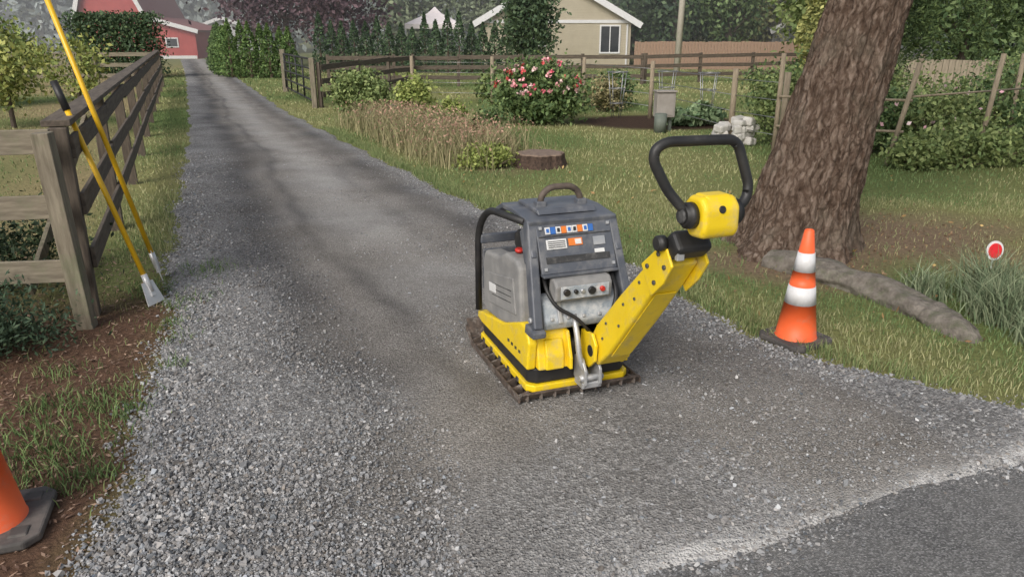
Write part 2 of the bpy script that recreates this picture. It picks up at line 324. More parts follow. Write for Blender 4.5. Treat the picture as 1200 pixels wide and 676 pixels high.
def boardfence(name,p0,p1,n,h,rails,mp,mr,pw=.1,cap=False,side=-1,rh=.13):
    e=empty(name); p0=np.array(p0);p1=np.array(p1); d=(p1-p0)/n; ang=math.atan2(d[1],d[0]); nrm=np.array([-math.sin(ang),math.cos(ang)])*side
    for i in range(n+1):
        p=p0+d*i; box('post_%d'%i,(p[0],p[1],h/2-.05),(pw,pw,h+.1),mp,e,(rng.normal()*.012,rng.normal()*.012,ang),.005)
    for i in range(n):
        for j,z in enumerate(rails):
            a=p0+d*i+nrm*(pw/2+.014); b_=p0+d*(i+1)+nrm*(pw/2+.014); u=d/np.linalg.norm(d)*.004; a=a+u; b_=b_-u
            board('rail_%d_%d'%(i,j),(a[0],a[1],z+rng.normal()*.012),(b_[0],b_[1],z+rng.normal()*.012),rh,.025,mr,e)
        if cap:
            a=p0+d*i; b_=p0+d*(i+1); board('cap_%d'%i,(a[0],a[1],h+.022),(b_[0],b_[1],h+.022),.035,.15,mr,e)
    return e
boardfence('wooden_fence',(-2.62,4.32),(-11.8,25.8),10,1.15,(1.04,.70,.36),M_dwoodv,M_dwood,.1,True,-1)
e=boardfence('wooden_fence',(-2.55,4.10),(-7.0,3.3),2,1.15,(1.085,.73,.36),M_wood,M_woodh,.092,False,-1,.135)
board('brace',(-3.1,4.5,.1),(-3.5,6.2,1.0),.09,.03,M_wood,e)
boardfence('wooden_fence',(-12.0,26.3),(-22.,24.5),5,1.15,(1.04,.70,.36),M_wood,M_woodh,.1)
boardfence('wooden_fence',(-6.1,25.6),(4.6,27.2),5,1.05,(.95,.62,.3),M_dwoodv,M_dwood,.1)
boardfence('wooden_fence',(4.8,27.8),(13.5,31),4,1.05,(.95,.62,.3),M_dwoodv,M_dwood,.1)
M_blk=nmat('black_metal',(.012,.012,.013),(.03,.03,.03),8,.5)
g=empty('metal_gate'); p0=np.array((-4.85,18.5));p1=np.array((-6.9,23.4))
box('gate_post',(-4.72,18.2,.55),(.12,.12,1.2),M_wood,g,bev=.01); box('latch_post',(-7.0,23.65,.6),(.14,.14,1.3),M_wood,g,bev=.01)
for i,z in enumerate((.15,.4,.65,.9,1.12)): tube('bar_%d'%i,[(p0[0],p0[1],z),(p1[0],p1[1],z)],.024,M_blk,g,8)
for i in range(5):
    q=p0+(p1-p0)*i/4; tube('upright_%d'%i,[(q[0],q[1],.13),(q[0],q[1],1.14)],.024,M_blk,g,8)
boardfence('wooden_fence',(-4.6,18.3),(-3.3,25.8),3,1.05,(.95,.62,.3),M_dwoodv,M_dwood,.09)
M_tan=nmat('tan_wood',(.20,.16,.11),(.33,.27,.19),5,.85,.4,20,stretch=(8,8,1.5)); M_wire=nmat('wire',(.25,.25,.25),(.4,.4,.4),5,.4,metal=.8)
g=empty('garden_wire_fence')
chain=[(-2.6,20),(-.5,19.4),(1.75,18.7),(2.9,15.9),(3.55,12.2),(3.95,11.0)]
for i,(a_,b_) in enumerate(chain): cyl('post_%d'%i,(a_,b_,.55),.045,1.2,M_tan,g,n=10)
for i in range(len(chain)-1):
    for j in range(4):
        z=.25+.25*j; tube('wire_%d_%d'%(i,j),[(*chain[i],z),(*chain[i+1],z)],.006,M_wire,g,5)
g=empty('garden_trellis'); 
for i,(a_,b_,dx) in enumerate(((3.72,10.6,0),(5.0,9.9,.25),(4.75,10.6,.0),(6.5,10.4,.1),(7.6,11.5,0))): tube('stake_%d'%i,[(a_,b_,-.05),(a_+dx,b_,1.42)],.034,M_tan,g,8)
tube('crossbar_1',[(3.7,10.55,.85),(5.2,9.87,.85)],.018,M_tan,g,8); tube('crossbar_2',[(3.7,10.55,.45),(5.15,9.87,.45)],.018,M_tan,g,8); tube('crossbar_3',[(5.2,9.87,.9),(7.7,11.45,.9)],.014,M_tan,g,8)
for (cx,cy) in ((2.2,16.0),(3.3,16.3),(4.0,15.6)):
    e=empty('tomato_cage',(cx,cy,0))
    for k_ in range(4):
        a_=k_*math.pi/2+.4; tube('leg_%d'%k_,[(.10*math.cos(a_),.10*math.sin(a_),-.05),(.22*math.cos(a_),.22*math.sin(a_),.95)],.008,M_wire,e,5)
    for k_,z in enumerate((.3,.6,.93)):
        rr=.10+.12*(z+.05); tube('ring_%d'%k_,[(rr*math.cos(t_),rr*math.sin(t_),z) for t_ in np.linspace(0,6.283,17)],.008,M_wire,e,5)
M_cedar=nmat('cedar_boards',(.24,.15,.10),(.35,.24,.17),3,.85,.3,20,stretch=(10,10,1))
def privacy(name,p0,p1,h,mat):
    e=empty(name); p0=Vector((*p0,0)); p1=Vector((*p1,0)); L_=(p1-p0).length; n=int(L_/.16); ang=math.atan2(p1.y-p0.y,p1.x-p0.x)
    for i in range(n):
        p=p0.lerp(p1,(i+.5)/n); box('board_%d'%i,(p.x,p.y,h/2+rng.normal()*.01),(.15,.02,h),mat,e,(0,0,ang))
    return e
privacy('cedar_privacy_fence',(6.3,40),(17,38),1.35,M_cedar)
M_cedar2=nmat('old_cedar_boards',(.20,.165,.12),(.32,.27,.2),3,.85,.3,20,stretch=(10,10,1)); privacy('cedar_privacy_fence',(11.2,22),(19,20),1.0,M_cedar2)
# ------------------------------------------------------------------ plate compactor
M_yel=nmat('yellow_paint',(.84,.60,.014),(.74,.52,.014),7,.40,.08,80,dust=(.44,.36,.20),dlo=.52,dhi=.82,dscale=11)
M_fr=nmat('slate_paint',(.068,.075,.092),(.105,.115,.135),6,.42,.05,60,dust=(.25,.245,.24),dlo=.48,dhi=.88,dscale=11)
M_tank=nmat('grey_plastic',(.18,.177,.175),(.25,.247,.24),4,.55,.1,60,dust=(.34,.33,.31),dlo=.42,dhi=.8,dscale=10)
M_rub=nmat('black_rubber',(.012,.012,.013),(.028,.027,.026),12,.5,.1,80,dust=(.10,.095,.09),dlo=.6,dhi=.95,dscale=12)
M_rust=nmat('rusty_steel',(.032,.026,.022),(.125,.09,.07),28,.7,.8,70,dust=(.28,.255,.23),dlo=.52,dhi=.72,dscale=18)
M_zinc=nmat('zinc_steel',(.38,.39,.40),(.55,.56,.57),14,.45,.15,60,dust=(.42,.41,.40),dlo=.45,dhi=.8,dscale=12,metal=.6)
M_dusty=nmat('dusty_engine',(.22,.26,.30),(.40,.43,.45),22,.8,.4,50,dust=(.55,.55,.54),dlo=.45,dhi=.68,dscale=26)
M_eng=nmat('engine_black',(.02,.02,.021),(.05,.05,.05),14,.6,.3,40,dust=(.16,.155,.15),dlo=.5,dhi=.8,dscale=20)
M_white=nmat('white_label',(.72,.72,.71),(.6,.6,.59),20,.5); M_red=nmat('red_plastic',(.55,.03,.02),(.45,.03,.02),8,.45); M_olab=nmat('orange_label',(.75,.2,.03),(.65,.18,.03),8,.5); M_blue=nmat('blue_label',(.03,.12,.4),(.04,.15,.45),8,.5)
c=empty('plate_compactor',(.189,3.586,.012),math.radians(20.2))
prism('base_plate',[(-.43,.060),(-.40,.02),(-.34,.002),(.32,.002),(.40,.04),(.45,.13),(.43,.135),(.385,.055),(.31,.016),(-.335,.016),(-.385,.032),(-.415,.065)],-.312,.312,M_rust,c,.002)
for sx,nm in ((-1,'left'),(1,'right')):
    prism('plate_lip_'+nm,[(-.42,.018),(.33,.012),(.43,.08),(.43,.10),(.32,.045),(-.42,.050)],sx*.3125,sx*.323,M_rust,c,.003)
    for i in range(10): prism('plate_rib_%s_%d'%(nm,i),[(sx*.262,.012),(sx*.312,.012),(sx*.312,.046),(sx*.262,.062)],-.39+i*.08-.006,-.39+i*.08+.006,M_rust,c,.002,'Y')
for i in range(9): box('rear_rib_%d'%i,(-.28+i*.07,-.412,.04),(.010,.03,.03),M_rust,c,bev=.002)
def plan(hw,y0,y1,ch): return [(-hw+ch,y0),(hw-ch,y0),(hw,y0+ch),(hw,y1-ch*1.6),(hw-ch*1.6,y1),(-hw+ch*1.6,y1),(-hw,y1-ch*1.6),(-hw,y0+ch)]
prism('lower_yellow_frame',plan(.268,-.400,.375,.035),.048,.085,M_yel,c,.006,'Z')
prism('rubber_skirt',plan(.256,-.385,.362,.035),.086,.166,M_rub,c,.010,'Z')
for i in range(5):
    box('skirt_bolt_plate_%d'%i,(-.270,-.26+i*.13,.066),(.006,.03,.02),M_eng,c,bev=.002)
side=[(-.385,.164),(.30,.154),(.365,.165),(.36,.205),(.20,.235),(-.05,.28),(-.22,.345),(-.30,.375),(-.37,.37),(-.405,.30)]
prism('yellow_side_left',side,-.270,-.225,M_yel,c,.009); prism('yellow_side_right',side,.225,.270,M_yel,c,.009)
prism('yellow_front',[(.30,.158),(.362,.168),(.357,.204),(.30,.215)],-.224,.224,M_yel,c,.006)
rear=[(-.420,.168),(-.36,.168),(-.24,.345),(-.30,.372),(-.375,.362)]
prism('rear_cheek_left',rear,-.224,-.065,M_yel,c,.008); prism('rear_cheek_right',rear,.155,.224,M_yel,c,.008)
prism('rear_cheek_step',[(-.432,.170),(-.430,.235),(-.405,.31),(-.38,.31),(-.38,.170)],-.19,-.10,M_yel,c,.006)
prism('rear_cheek_rib',[(-.455,.170),(-.452,.225),(-.405,.345),(-.38,.345),(-.38,.170)],-.082,-.066,M_yel,c,.004)
prism('rear_cheek_rib_r',[(-.455,.170),(-.452,.225),(-.405,.345),(-.38,.345),(-.38,.170)],.205,.221,M_yel,c,.004)
for i in range(4): prism('side_slot_%d'%i,[(-.30+i*.05,.215),(-.275+i*.05,.212),(-.275+i*.05,.227),(-.30+i*.05,.230)],-.2715,-.268,M_eng,c)
box('engine_bed',(0,0,.19),(.44,.60,.07),M_eng,c,bev=.01)
box('rear_recess',(.05,-.355,.22),(.21,.05,.12),M_eng,c,bev=.006)
box('engine_block',(.05,.02,.38),(.26,.34,.30),M_eng,c,bev=.03,seg=3); box('cylinder_head',(.06,-.02,.58),(.2,.22,.14),M_eng,c,bev=.02)
for i in range(6): box('cooling_fin_%d'%i,(.06,-.02,.53+i*.022),(.23,.25,.006),M_eng,c)
cyl('recoil_starter',(-.08,.05,.48),.12,.05,M_eng,c,(0,math.pi/2,0),28,.01); cyl('air_filter',(-.13,-.05,.695),.055,.12,M_rub,c,(0,math.pi/2,0),20,.01)
cyl('muffler',(.12,.14,.66),.06,.2,M_rust,c,(0,math.pi/2,0),20,.01); cyl('fuel_cap',(-.20,-.10,.662),.022,.02,M_red,c,n=16,bev=.004)
box('wiring_box',(-.12,-.17,.69),(.05,.06,.07),M_eng,c,bev=.006)
tank=[(-.285,.335),(-.23,.315),(.02,.255),(.25,.235),(.29,.27),(.295,.50),(.26,.575),(.05,.60),(-.05,.645),(-.20,.65),(-.255,.62)]
prism('fuel_tank',tank,-.260,-.155,M_tank,c,.020,seg=3); prism('tank_panel',[(-.22,.38),(.20,.31),(.22,.47),(-.18,.55)],-.266,-.256,M_tank,c,.004)
for i in range(3): prism('tank_groove_%d'%i,[(-.16,.42+i*.03),(.12,.375+i*.03),(.12,.379+i*.03),(-.16,.424+i*.03)],-.267,-.262,M_eng,c)
prism('tank_right',tank,.155,.260,M_tank,c,.020,seg=3)
for sx,nm in ((-1,'left'),(1,'right')):
    tube('side_tube_'+nm,[(sx*.272,.335,.22),(sx*.272,.325,.68),(sx*.258,.20,.805),(sx*.215,-.22,.828)],.0185,M_rub if sx<0 else M_fr,c,12,.09)
    beam('rear_leg_'+nm,(sx*.203,-.232,.835),(sx*.236,-.418,.375),.046,.062,M_fr,c,.008)
    beam('leg_gusset_'+nm,(sx*.208,-.20,.80),(sx*.214,-.285,.66),.03,.11,M_fr,c,.008)
    prism('leg_foot_'+nm,[(-.465,.378),(-.46,.345),(-.35,.34),(-.36,.392)],sx*.238-.033,sx*.238+.033,M_fr,c,.008)
    cyl('leg_bolt_'+nm,(sx*.262,-.405,.42),.014,.012,M_zinc,c,(0,math.pi/2,0),8)
prism('top_cover',[(-.275,.842),(-.08,.860),(.10,.855),(.19,.815),(.185,.79),(.09,.83),(-.08,.835),(-.270,.815)],-.222,.222,M_fr,c,.006)
prism('top_cover_raised',[(-.21,.853),(-.19,.876),(.04,.880),(.07,.86)],-.15,.15,M_fr,c,.006)
box('front_bar',(0,.315,.62),(.53,.03,.05),M_fr,c,bev=.008); box('front_guard',(0,.325,.45),(.5,.02,.22),M_fr,c,bev=.006)
tube('lifting_bail',[(-.105,-.12,.862),(-.10,-.12,.925),(-.055,-.12,.962),(.055,-.12,.962),(.10,-.12,.925),(.105,-.12,.862)],.0155,nmat('bail_rubber',(.06,.045,.035),(.13,.10,.08),20,.7,.3,60),c,12,.05)
for sx in (-1,1): box('bail_mount_%d'%(sx+1),(sx*.105,-.12,.885),(.05,.05,.03),M_fr,c,bev=.006)
PA=Vector((0,-.268,.825)); PB=Vector((0,-.365,.615)); PD=(PB-PA).normalized(); PN=Vector((0,PD.z,-PD.y))
if PN.y>0: PN=-PN
def onpanel(name,x,s,w,h,mat,off=.004,th=.003):
    p=PA+PD*s+PN*off; ob=box(name,(x,p.y,p.z),(w,th,h),mat,c); ob.rotation_euler=(math.atan2(-(PA.y-PB.y),(PA.z-PB.z)),0,0); return ob
prism('rear_panel',[(PA.y,PA.z),(PB.y,PB.z),(PB.y+.02,PB.z-.004),(PA.y+.02,PA.z)],-.188,.188,M_fr,c,.003)
box('panel_ledge',(0,-.358,.607),(.376,.045,.014),M_fr,c,bev=.004)
for i,(xx,mt) in enumerate(((-.135,M_white),(-.108,M_blue),(-.081,M_white),(-.054,M_olab),(-.027,M_white),(.0,M_white),(.027,M_olab),(.054,M_white),(.081,M_blue))): onpanel('decal_%d'%i,xx,.034,.025,.032,mt)
for i,xx in enumerate((-.135,-.081,-.027,.0,.054)): onpanel('pictogram_%d'%i,xx,.034,.013,.018,M_blk if i%2 else M_blue,.007)
onpanel('label_plate',-.10,.098,.10,.045,M_white); onpanel('warning_label',-.005,.094,.07,.034,M_olab); onpanel('warning_text',.008,.094,.03,.024,M_white,.007)
onpanel('spec_plate',.115,.098,.06,.04,M_zinc); onpanel('small_label',.11,.145,.05,.018,M_white)
for i in range(4): onpanel('label_text_%d'%i,-.10,.085+.009*i,.085,.003,M_blk,.007)
onpanel('lower_slot',.0,.170,.32,.03,M_eng,.003); onpanel('upper_seam',0,.060,.36,.004,M_eng,.0035)
for xx in (-.17,.17):
    for ss in (.02,.21): onpanel('panel_bolt',xx,ss,.014,.014,M_zinc,.006,.008)
prism('tank_label',[(.06,.40),(.16,.385),(.165,.43),(.065,.445)],-.2685,-.2655,M_white,c)
prism('control_box',[(-.425,.495),(-.432,.570),(-.405,.597),(-.35,.597),(-.34,.495)],-.15,.135,M_tank,c,.012,seg=3)
box('control_face',(-.005,-.4315,.540),(.24,.006,.060),M_dusty,c,bev=.002)
for i,(xx,zz,r_,mt) in enumerate(((-.10,.545,.016,M_blk),(-.055,.545,.010,M_blk),(-.022,.545,.010,M_zinc),(.025,.543,.018,M_blk),(.078,.545,.012,M_red))): cyl('switch_%d'%i,(xx,-.438,zz),r_,.02,mt,c,(math.pi/2,0,0),16,.002)
prism('belt_cover',[(-.335,.50),(-.375,.485),(-.420,.40),(-.40,.355),(-.28,.345),(-.28,.50)],-.195,.195,M_dusty,c,.015,seg=3)
box('cover_strap',(-.12,-.404,.44),(.02,.02,.10),M_zinc,c,(-.4,0,0),.003)
for i in range(5): box('cover_bolt_%d'%i,(-.16+i*.08,-.415,.415),(.016,.012,.016),M_zinc,c,(-.4,0,0),.003)
tube('hose_1',[(-.16,-.30,.60),(-.175,-.38,.54),(-.14,-.42,.47),(-.05,-.44,.42),(.02,-.45,.34)],.009,M_rub,c,8,.04)
tube('hose_2',[(.17,-.33,.60),(.165,-.42,.50),(.12,-.46,.42),(.10,-.5,.36)],.011,M_rub,c,8,.04)
tube('hose_3',[(-.19,-.2,.76),(-.14,-.22,.72),(-.12,-.1,.74),(-.16,.02,.70)],.010,M_rub,c,8,.04)
tube('zinc_strut',[(-.045,-.40,.42),(-.05,-.455,.34),(-.045,-.48,.22),(0,-.49,.12)],.014,M_zinc,c,10,.05)
for xx in (-.03,.045): prism('clevis_%d'%int((xx+1)*100),[(-.40,.11),(-.50,.08),(-.525,.11),(-.52,.18),(-.48,.23),(-.40,.22)],xx-.007,xx+.007,M_zinc,c,.003)
cyl('clevis_pin',(.008,-.495,.135),.016,.12,M_zinc,c,(0,math.pi/2,0),14,.003); box('clevis_block',(.008,-.465,.10),(.10,.09,.03),M_zinc,c,bev=.005)
for xx in (.008,.176): prism('arm_bracket_%d'%int(xx*1000),[(-.38,.17),(-.48,.18),(-.535,.23),(-.54,.31),(-.50,.355),(-.39,.34)],xx-.008,xx+.008,M_yel,c,.004)
cyl('arm_pivot',(.092,-.495,.27),.032,.19,M_rub,c,(0,math.pi/2,0),18,.005)
ax=Vector((0,-.70,.78)).normalized(); up=Vector((0,.78,.70)).normalized(); P0=Vector((0,-.485,.265))
def ap(s,u): p=P0+ax*s+up*u; return (p.y,p.z)
prism('steering_arm',[ap(-.03,-.066),ap(.10,-.078),ap(.40,-.070),ap(.66,-.055),ap(.80,-.040),ap(.80,.036),ap(.66,.050),ap(.40,.068),ap(.10,.080),ap(-.03,.06)],.024,.160,M_yel,c,.012,seg=3)
fl=[ap(.64,-.075),ap(.74,-.085),ap(.84,-.07),ap(.86,.03),ap(.66,.06)]
prism('arm_upper_flange_l',fl,.010,.022,M_yel,c,.004); prism('arm_upper_flange_r',fl,.162,.174,M_yel,c,.004)
prism('arm_underside_plate',[ap(.10,-.086),ap(.62,-.064),ap(.62,-.060),ap(.10,-.081)],.045,.139,M_yel,c,.0015)
for i,(s_,u_) in enumerate(((.70,-.05),(.80,-.045),(.70,.025),(.80,.015),(.12,.0),(.20,.035),(.30,-.03),(.40,.02),(.50,-.01),(.58,.02))):
    p=P0+ax*s_+up*u_; xx=.007 if s_>.6 else .023; cyl('arm_bolt_%d'%i,(xx,p.y,p.z),.009 if s_>.6 else .0065,.008,M_eng,c,(0,math.pi/2,0),10)
p=P0+ax*.875; box('damper_block',(.092,p.y,p.z),(.15,.085,.09),M_rub,c,(math.radians(-42),0,0),.02,3)
p=P0+ax*.87-up*.045; box('damper_bolt',(.04,p.y,p.z),(.03,.02,.03),M_zinc,c,bev=.003)
p=P0+ax*.85+up*.03; cyl('damper_bush',(.0,p.y,p.z),.03,.04,M_rub,c,(0,math.pi/2,0),18,.006)
hy,hz=-1.185,1.055
prism('control_head',[(hy-.070,hz-.045),(hy-.055,hz-.075),(hy+.02,hz-.080),(hy+.062,hz-.045),(hy+.062,hz+.035),(hy+.035,hz+.065),(hy-.035,hz+.068),(hy-.066,hz+.035)],.025,.170,M_yel,c,.022,seg=4)
prism('head_cowl',[(hy-.062,hz+.03),(hy-.035,hz+.072),(hy+.03,hz+.072),(hy+.05,hz+.05),(hy+.04,hz+.02)],.045,.15,M_yel,c,.012,seg=3)
cyl('head_emblem',(.095,hy-.066,hz+.028),.013,.006,M_blk,c,(math.pi/2-.25,0,0),20,.001)
cyl('head_cap_left',(.008,hy,hz+.0),.046,.05,M_rub,c,(0,math.pi/2,0),24,.012); cyl('head_cap_right',(.187,hy,hz+.0),.046,.05,M_rub,c,(0,math.pi/2,0),24,.012)
cyl('head_lock_ring',(-.022,hy,hz),.026,.014,M_eng,c,(0,math.pi/2,0),16,.003)
tube('loop_handle',[(.012,hy,hz+.0),(-.02,hy+.01,hz+.03),(-.065,hy+.03,hz+.085),(-.120,hy+.04,hz+.185),(-.118,hy+.04,hz+.225),(-.075,hy+.04,hz+.248),(.185,hy+.04,hz+.245),(.215,hy+.04,hz+.222),(.258,hy+.02,hz+.085),(.245,hy+.01,hz+.035),(.185,hy,hz+.0)],.0180,M_rub,c,14,.030)
# ------------------------------------------------------------------ traffic cones
M_or=nmat('cone_orange',(.88,.14,.035),(.78,.12,.035),6,.5,.05,50,dust=(.5,.28,.2),dlo=.55,dhi=.9,dscale=12)
M_ref=nmat('reflective_white',(.72,.72,.73),(.62,.62,.62),12,.4,.1,80,dust=(.5,.47,.44),dlo=.5,dhi=.85,dscale=14)
M_base=nmat('cone_base_rubber',(.05,.047,.045),(.10,.092,.085),10,.8,.3,40,dust=(.2,.17,.15),dlo=.5,dhi=.8,dscale=8)
def cone(loc,rz,z0=.235,s=.158):
    e=empty('traffic_cone',loc,rz); h=.645
    def R(z): return .112-(.112-.026)*(z-.035)/(h-.035)
    zs=[.035,z0,z0,.335+(z0-.235)*.8,.335+(z0-.235)*.8,.42,.42,.525,.525,h]; off=[0,0,.002,.002,0,0,.002,.002,0,0]
    prof=[(R(z)+o_,z) for z,o_ in zip(zs,off)]+[(.022,h+.006),(.016,h),(.016,h-.06)]
    mi=[0,1,1,1,0,1,1,1,0,0,0,0]
    lathe('cone_body',[(.126,.03)]+prof,[M_or,M_ref],e,48,midx=[0]+mi)
    ch=.045
    pl=[(-s+ch,-s),(s-ch,-s),(s,-s+ch),(s,s-ch),(s-ch,s),(-s+ch,s),(-s,s-ch),(-s,-s+ch)]
    prism('cone_base',pl,.002,.034,M_base,e,.008,'Z')
    for i,(a_,b_) in enumerate(((-1,-1),(1,-1),(1,1),(-1,1))): box('foot_%d'%i,(a_*.11,b_*.11,.02),(.06,.06,.04),M_base,e,bev=.006)
cone((1.615,3.90,.004),.5); cone((-1.835,2.20,.004),.35,.315,.18)
# ------------------------------------------------------------------ leaning tools
M_ypole=nmat('yellow_fibreglass',(.80,.48,.015),(.72,.42,.015),8,.35); M_alu=nmat('bright_steel',(.6,.6,.6),(.75,.75,.75),10,.35,metal=.3)
def tool(p0,p1,grip,bw,bh):
    e=empty('long_handled_scraper',p0); v=Vector(p1)-Vector(p0)
    e.rotation_mode='QUATERNION'; e.rotation_quaternion=v.to_track_quat('Z','Y'); L_=v.length
    tube('handle',[(0,0,.12),(0,0,L_)],.0165,M_ypole,e,14)
    tube('ferrule',[(0,0,.08),(0,0,.20)],.020,M_alu,e,12)
    if grip: tube('grip',[(0,0,L_-.17),(0,0,L_+.01)],.022,M_rub,e,14)
    prism('blade',[(-bw*.32,bh),(-bw*.5,0),(bw*.5,0),(bw*.32,bh)],-.003,.003,M_alu,e,0,'Y')
    prism('blade_socket',[(-.02,.05),(.02,.05),(.017,.16),(-.017,.16)],-.014,.014,M_alu,e,.004,'Y')
tool((-2.50,5.02,.012),(-2.86,4.80,2.05),False,.11,.22); tool((-2.30,4.50,.012),(-2.76,4.62,1.38),True,.15,.15)
# ------------------------------------------------------------------ big fir
m,nt,b,o=newmat('fir_bark')
tc=nt.nodes.new('ShaderNodeTexCoord'); nw=nt.nodes.new('ShaderNodeTexNoise'); nw.inputs['Scale'].default_value=7; nw.inputs['Detail'].default_value=5; nt.links.new(tc.outputs['Object'],nw.inputs['Vector'])
vm=nt.nodes.new('ShaderNodeVectorMath'); vm.operation='MULTIPLY_ADD'; nt.links.new(nw.outputs['Color'],vm.inputs[0]); vm.inputs[1].default_value=(.14,.14,.40); nt.links.new(tc.outputs['Object'],vm.inputs[2])
mp=nt.nodes.new('ShaderNodeMapping'); mp.inputs['Scale'].default_value=(19,19,3.8); nt.links.new(vm.outputs[0],mp.inputs[0])
ve=nt.nodes.new('ShaderNodeTexVoronoi'); ve.feature='DISTANCE_TO_EDGE'; ve.inputs['Scale'].default_value=1.; nt.links.new(mp.outputs[0],ve.inputs['Vector'])
crack=ramp(nt,ve.outputs['Distance'],[(.0,(0,0,0)),(.26,(1,1,1))])
h_=noi(nt,12,10,.75,(2.,2.,.7)); col=ramp(nt,h_,[(.30,(.085,.060,.046)),(.5,(.19,.14,.108)),(.70,(.34,.27,.22))])
col=mix(nt,crack,mix(nt,1.,col,(.48,.43,.40),'MULTIPLY'),col)
f=ramp(nt,noi(nt,2.2,5,.6),[(.52,(0,0,0)),(.8,(.5,.5,.5))]); nt.links.new(mix(nt,f,col,(.24,.23,.18)),b.inputs['Base Color']); b.inputs['Roughness'].default_value=.95; b.inputs['Specular IOR Level'].default_value=.1
p_=bump(nt,b,h_,1.,.03); bump(nt,b,crack,.6,.015,p_); M_bark=m
tr=empty('fir_tree',(2.30,5.92,0))
NA=220; zs=np.concatenate([np.linspace(-.1,2.6,230),np.linspace(2.7,14,50)]); V=[]
for z in zs:
    r0=np.interp(z,[-.1,.0,.12,.4,1,2,6,14],[.62,.53,.45,.385,.325,.275,.22,.04]); cx=np.interp(z,[-.1,0,2,14],[0,0,.39,1.6])
    for j in range(NA):
        th=2*math.pi*j/NA; ca,sa=math.cos(th),math.sin(th)
        fl_=max(0,.45-z)*.30*(math.sin(th*5+1)*.5+.3*math.sin(th*3+2))
        wv=.25*mn.noise((ca*1.5,sa*1.5,z*1.2)); n_=mn.noise((ca*4.2+wv*2,sa*4.2+wv,z*2.0)); n2_=mn.noise((ca*9,sa*9,z*5.5+wv*3)); n4=mn.noise((ca*14+5,sa*14,z*3.2+wv*4))
        ridge=1-abs(n_)*2.4; rr=r0+fl_+(.022*ridge-.018*max(0,1-abs(n4)*6))*min(1,r0*3)+.018*n2_+.009*mn.noise((ca*24,sa*24,z*22))
        V.append((cx+rr*ca,rr*sa,z))
V=np.array(V); nr=len(zs); F=[(i*NA+j,i*NA+(j+1)%NA,(i+1)*NA+(j+1)%NA,(i+1)*NA+j) for i in range(nr-1) for j in range(NA)]
ob=bigmesh('trunk',V,F,M_bark,None,True); ob.parent=tr
A=Acc()
for i in range(24):
    z=rng.uniform(3.4,12.5); th=rng.uniform(0,6.283); L_=(14-z)*.22+.8
    b0=np.array([np.interp(z,[2,14],[.39,1.6]),0,z]); b1=b0+np.array([math.cos(th)*L_,math.sin(th)*L_,-.15*L_]); b2=b0+np.array([math.cos(th)*L_*.5,math.sin(th)*L_*.5,.08*L_])
    v_,f_=tubearr([b0,b2,b1],[.05,.035,.01],6); A.add(v_,f_,(.12,.09,.07))
    s_=rng.random(350)[:,None]; pts=b0+(b1-b0)*s_+rng.normal(size=(350,3))*np.array([.22,.22,.12]); pts[:,2]-=rng.random(350)*.35; leaves(A,pts,.07,(.02,.045,.018),(.06,.10,.03),.3)
for (bx,by,bz,ex,ey,ez) in ((.5,.1,2.9,1.35,1.0,1.85),(.5,.3,2.8,2.2,1.3,1.95),(.5,.2,3.2,3.2,1.6,2.15)):
    b0=np.array([bx,by,bz]);b1=np.array([ex,ey,ez]); md=(b0+b1)/2+np.array([0,0,.25]); v_,f_=tubearr([b0,md,b1],[.04,.025,.008],6); A.add(v_,f_,(.12,.09,.07))
    for k_ in range(18):
        s_=rng.uniform(.35,1.0); p=b0*(1-s_)**2+md*2*s_*(1-s_)+b1*s_*s_
        n=230; q_=rng.random(n)[:,None]; d_=np.array([rng.normal()*.22,rng.normal()*.22,-.5-.25*rng.random()]); pts=p+d_*q_+rng.normal(size=(n,3))*.03; leaves(A,pts,.022,(.03,.06,.02),(.12,.17,.05),.3)
ob=A.build('boughs'); ob.parent=tr
# surface root
M_root=nmat('root_wood',(.10,.085,.07),(.26,.23,.195),14,.92,1.,34,dust=(.10,.11,.06),dlo=.48,dhi=.75,dscale=9,bdist=.02)
ctrl=np.array([(1.98,5.42,.02),(2.2,5.10,.03),(2.44,4.72,.025),(2.57,4.30,.02),(2.62,3.96,.0),(2.64,3.84,-.06)]); tt=np.linspace(0,5,90)
P=np.stack([np.interp(tt,range(6),ctrl[:,i]) for i in range(3)],1)
for _ in range(25): P[1:-1]=(P[:-2]+2*P[1:-1]+P[2:])/4
th=np.arange(40)*2*math.pi/40; V=[]; T=unit(np.gradient(P,axis=0))
for i in range(90):
    sd_=np.array([T[i][1],-T[i][0],0]); sd_/=np.linalg.norm(sd_); s_=i/89; r0=.088+.025*math.sin(math.pi*s_*1.2+.4); 
    if s_>.9: r0*=1-(s_-.9)*4
    for t_ in th:
        nn_=mn.noise((P[i][0]*5+math.cos(t_),P[i][1]*5,math.sin(t_)*1.3)); fr=mn.noise((s_*5,math.cos(t_)*3.5,math.sin(t_)*3.5)); rr=r0*(1+.22*nn_+.16*fr)+.007*mn.noise((P[i][0]*30,P[i][1]*30,t_*3)); V.append(P[i]+sd_*rr*1.15*math.cos(t_)+np.array([0,0,rr*math.sin(t_)*.95]))
F=[(i*40+j,i*40+(j+1)%40,(i+1)*40+(j+1)%40,(i+1)*40+j) for i in range(89) for j in range(40)]; bigmesh('tree_root',np.array(V),F,M_root,None,True)
# ------------------------------------------------------------------ reflector
e=empty('driveway_reflector',(3.36,4.96,0)); tube('stake',[(0,0,-.05),(.0,0,.20)],.006,M_zinc,e,8)
cyl('white_disc',(0,-.004,.235),.068,.008,M_white,e,(math.radians(82),0,math.radians(10)),32); cyl('red_disc',(-.001,-.0105,.235),.052,.008,nmat('red_reflector',(.75,.03,.04),(.65,.02,.03),30,.35),e,(math.radians(82),0,math.radians(10)),32)
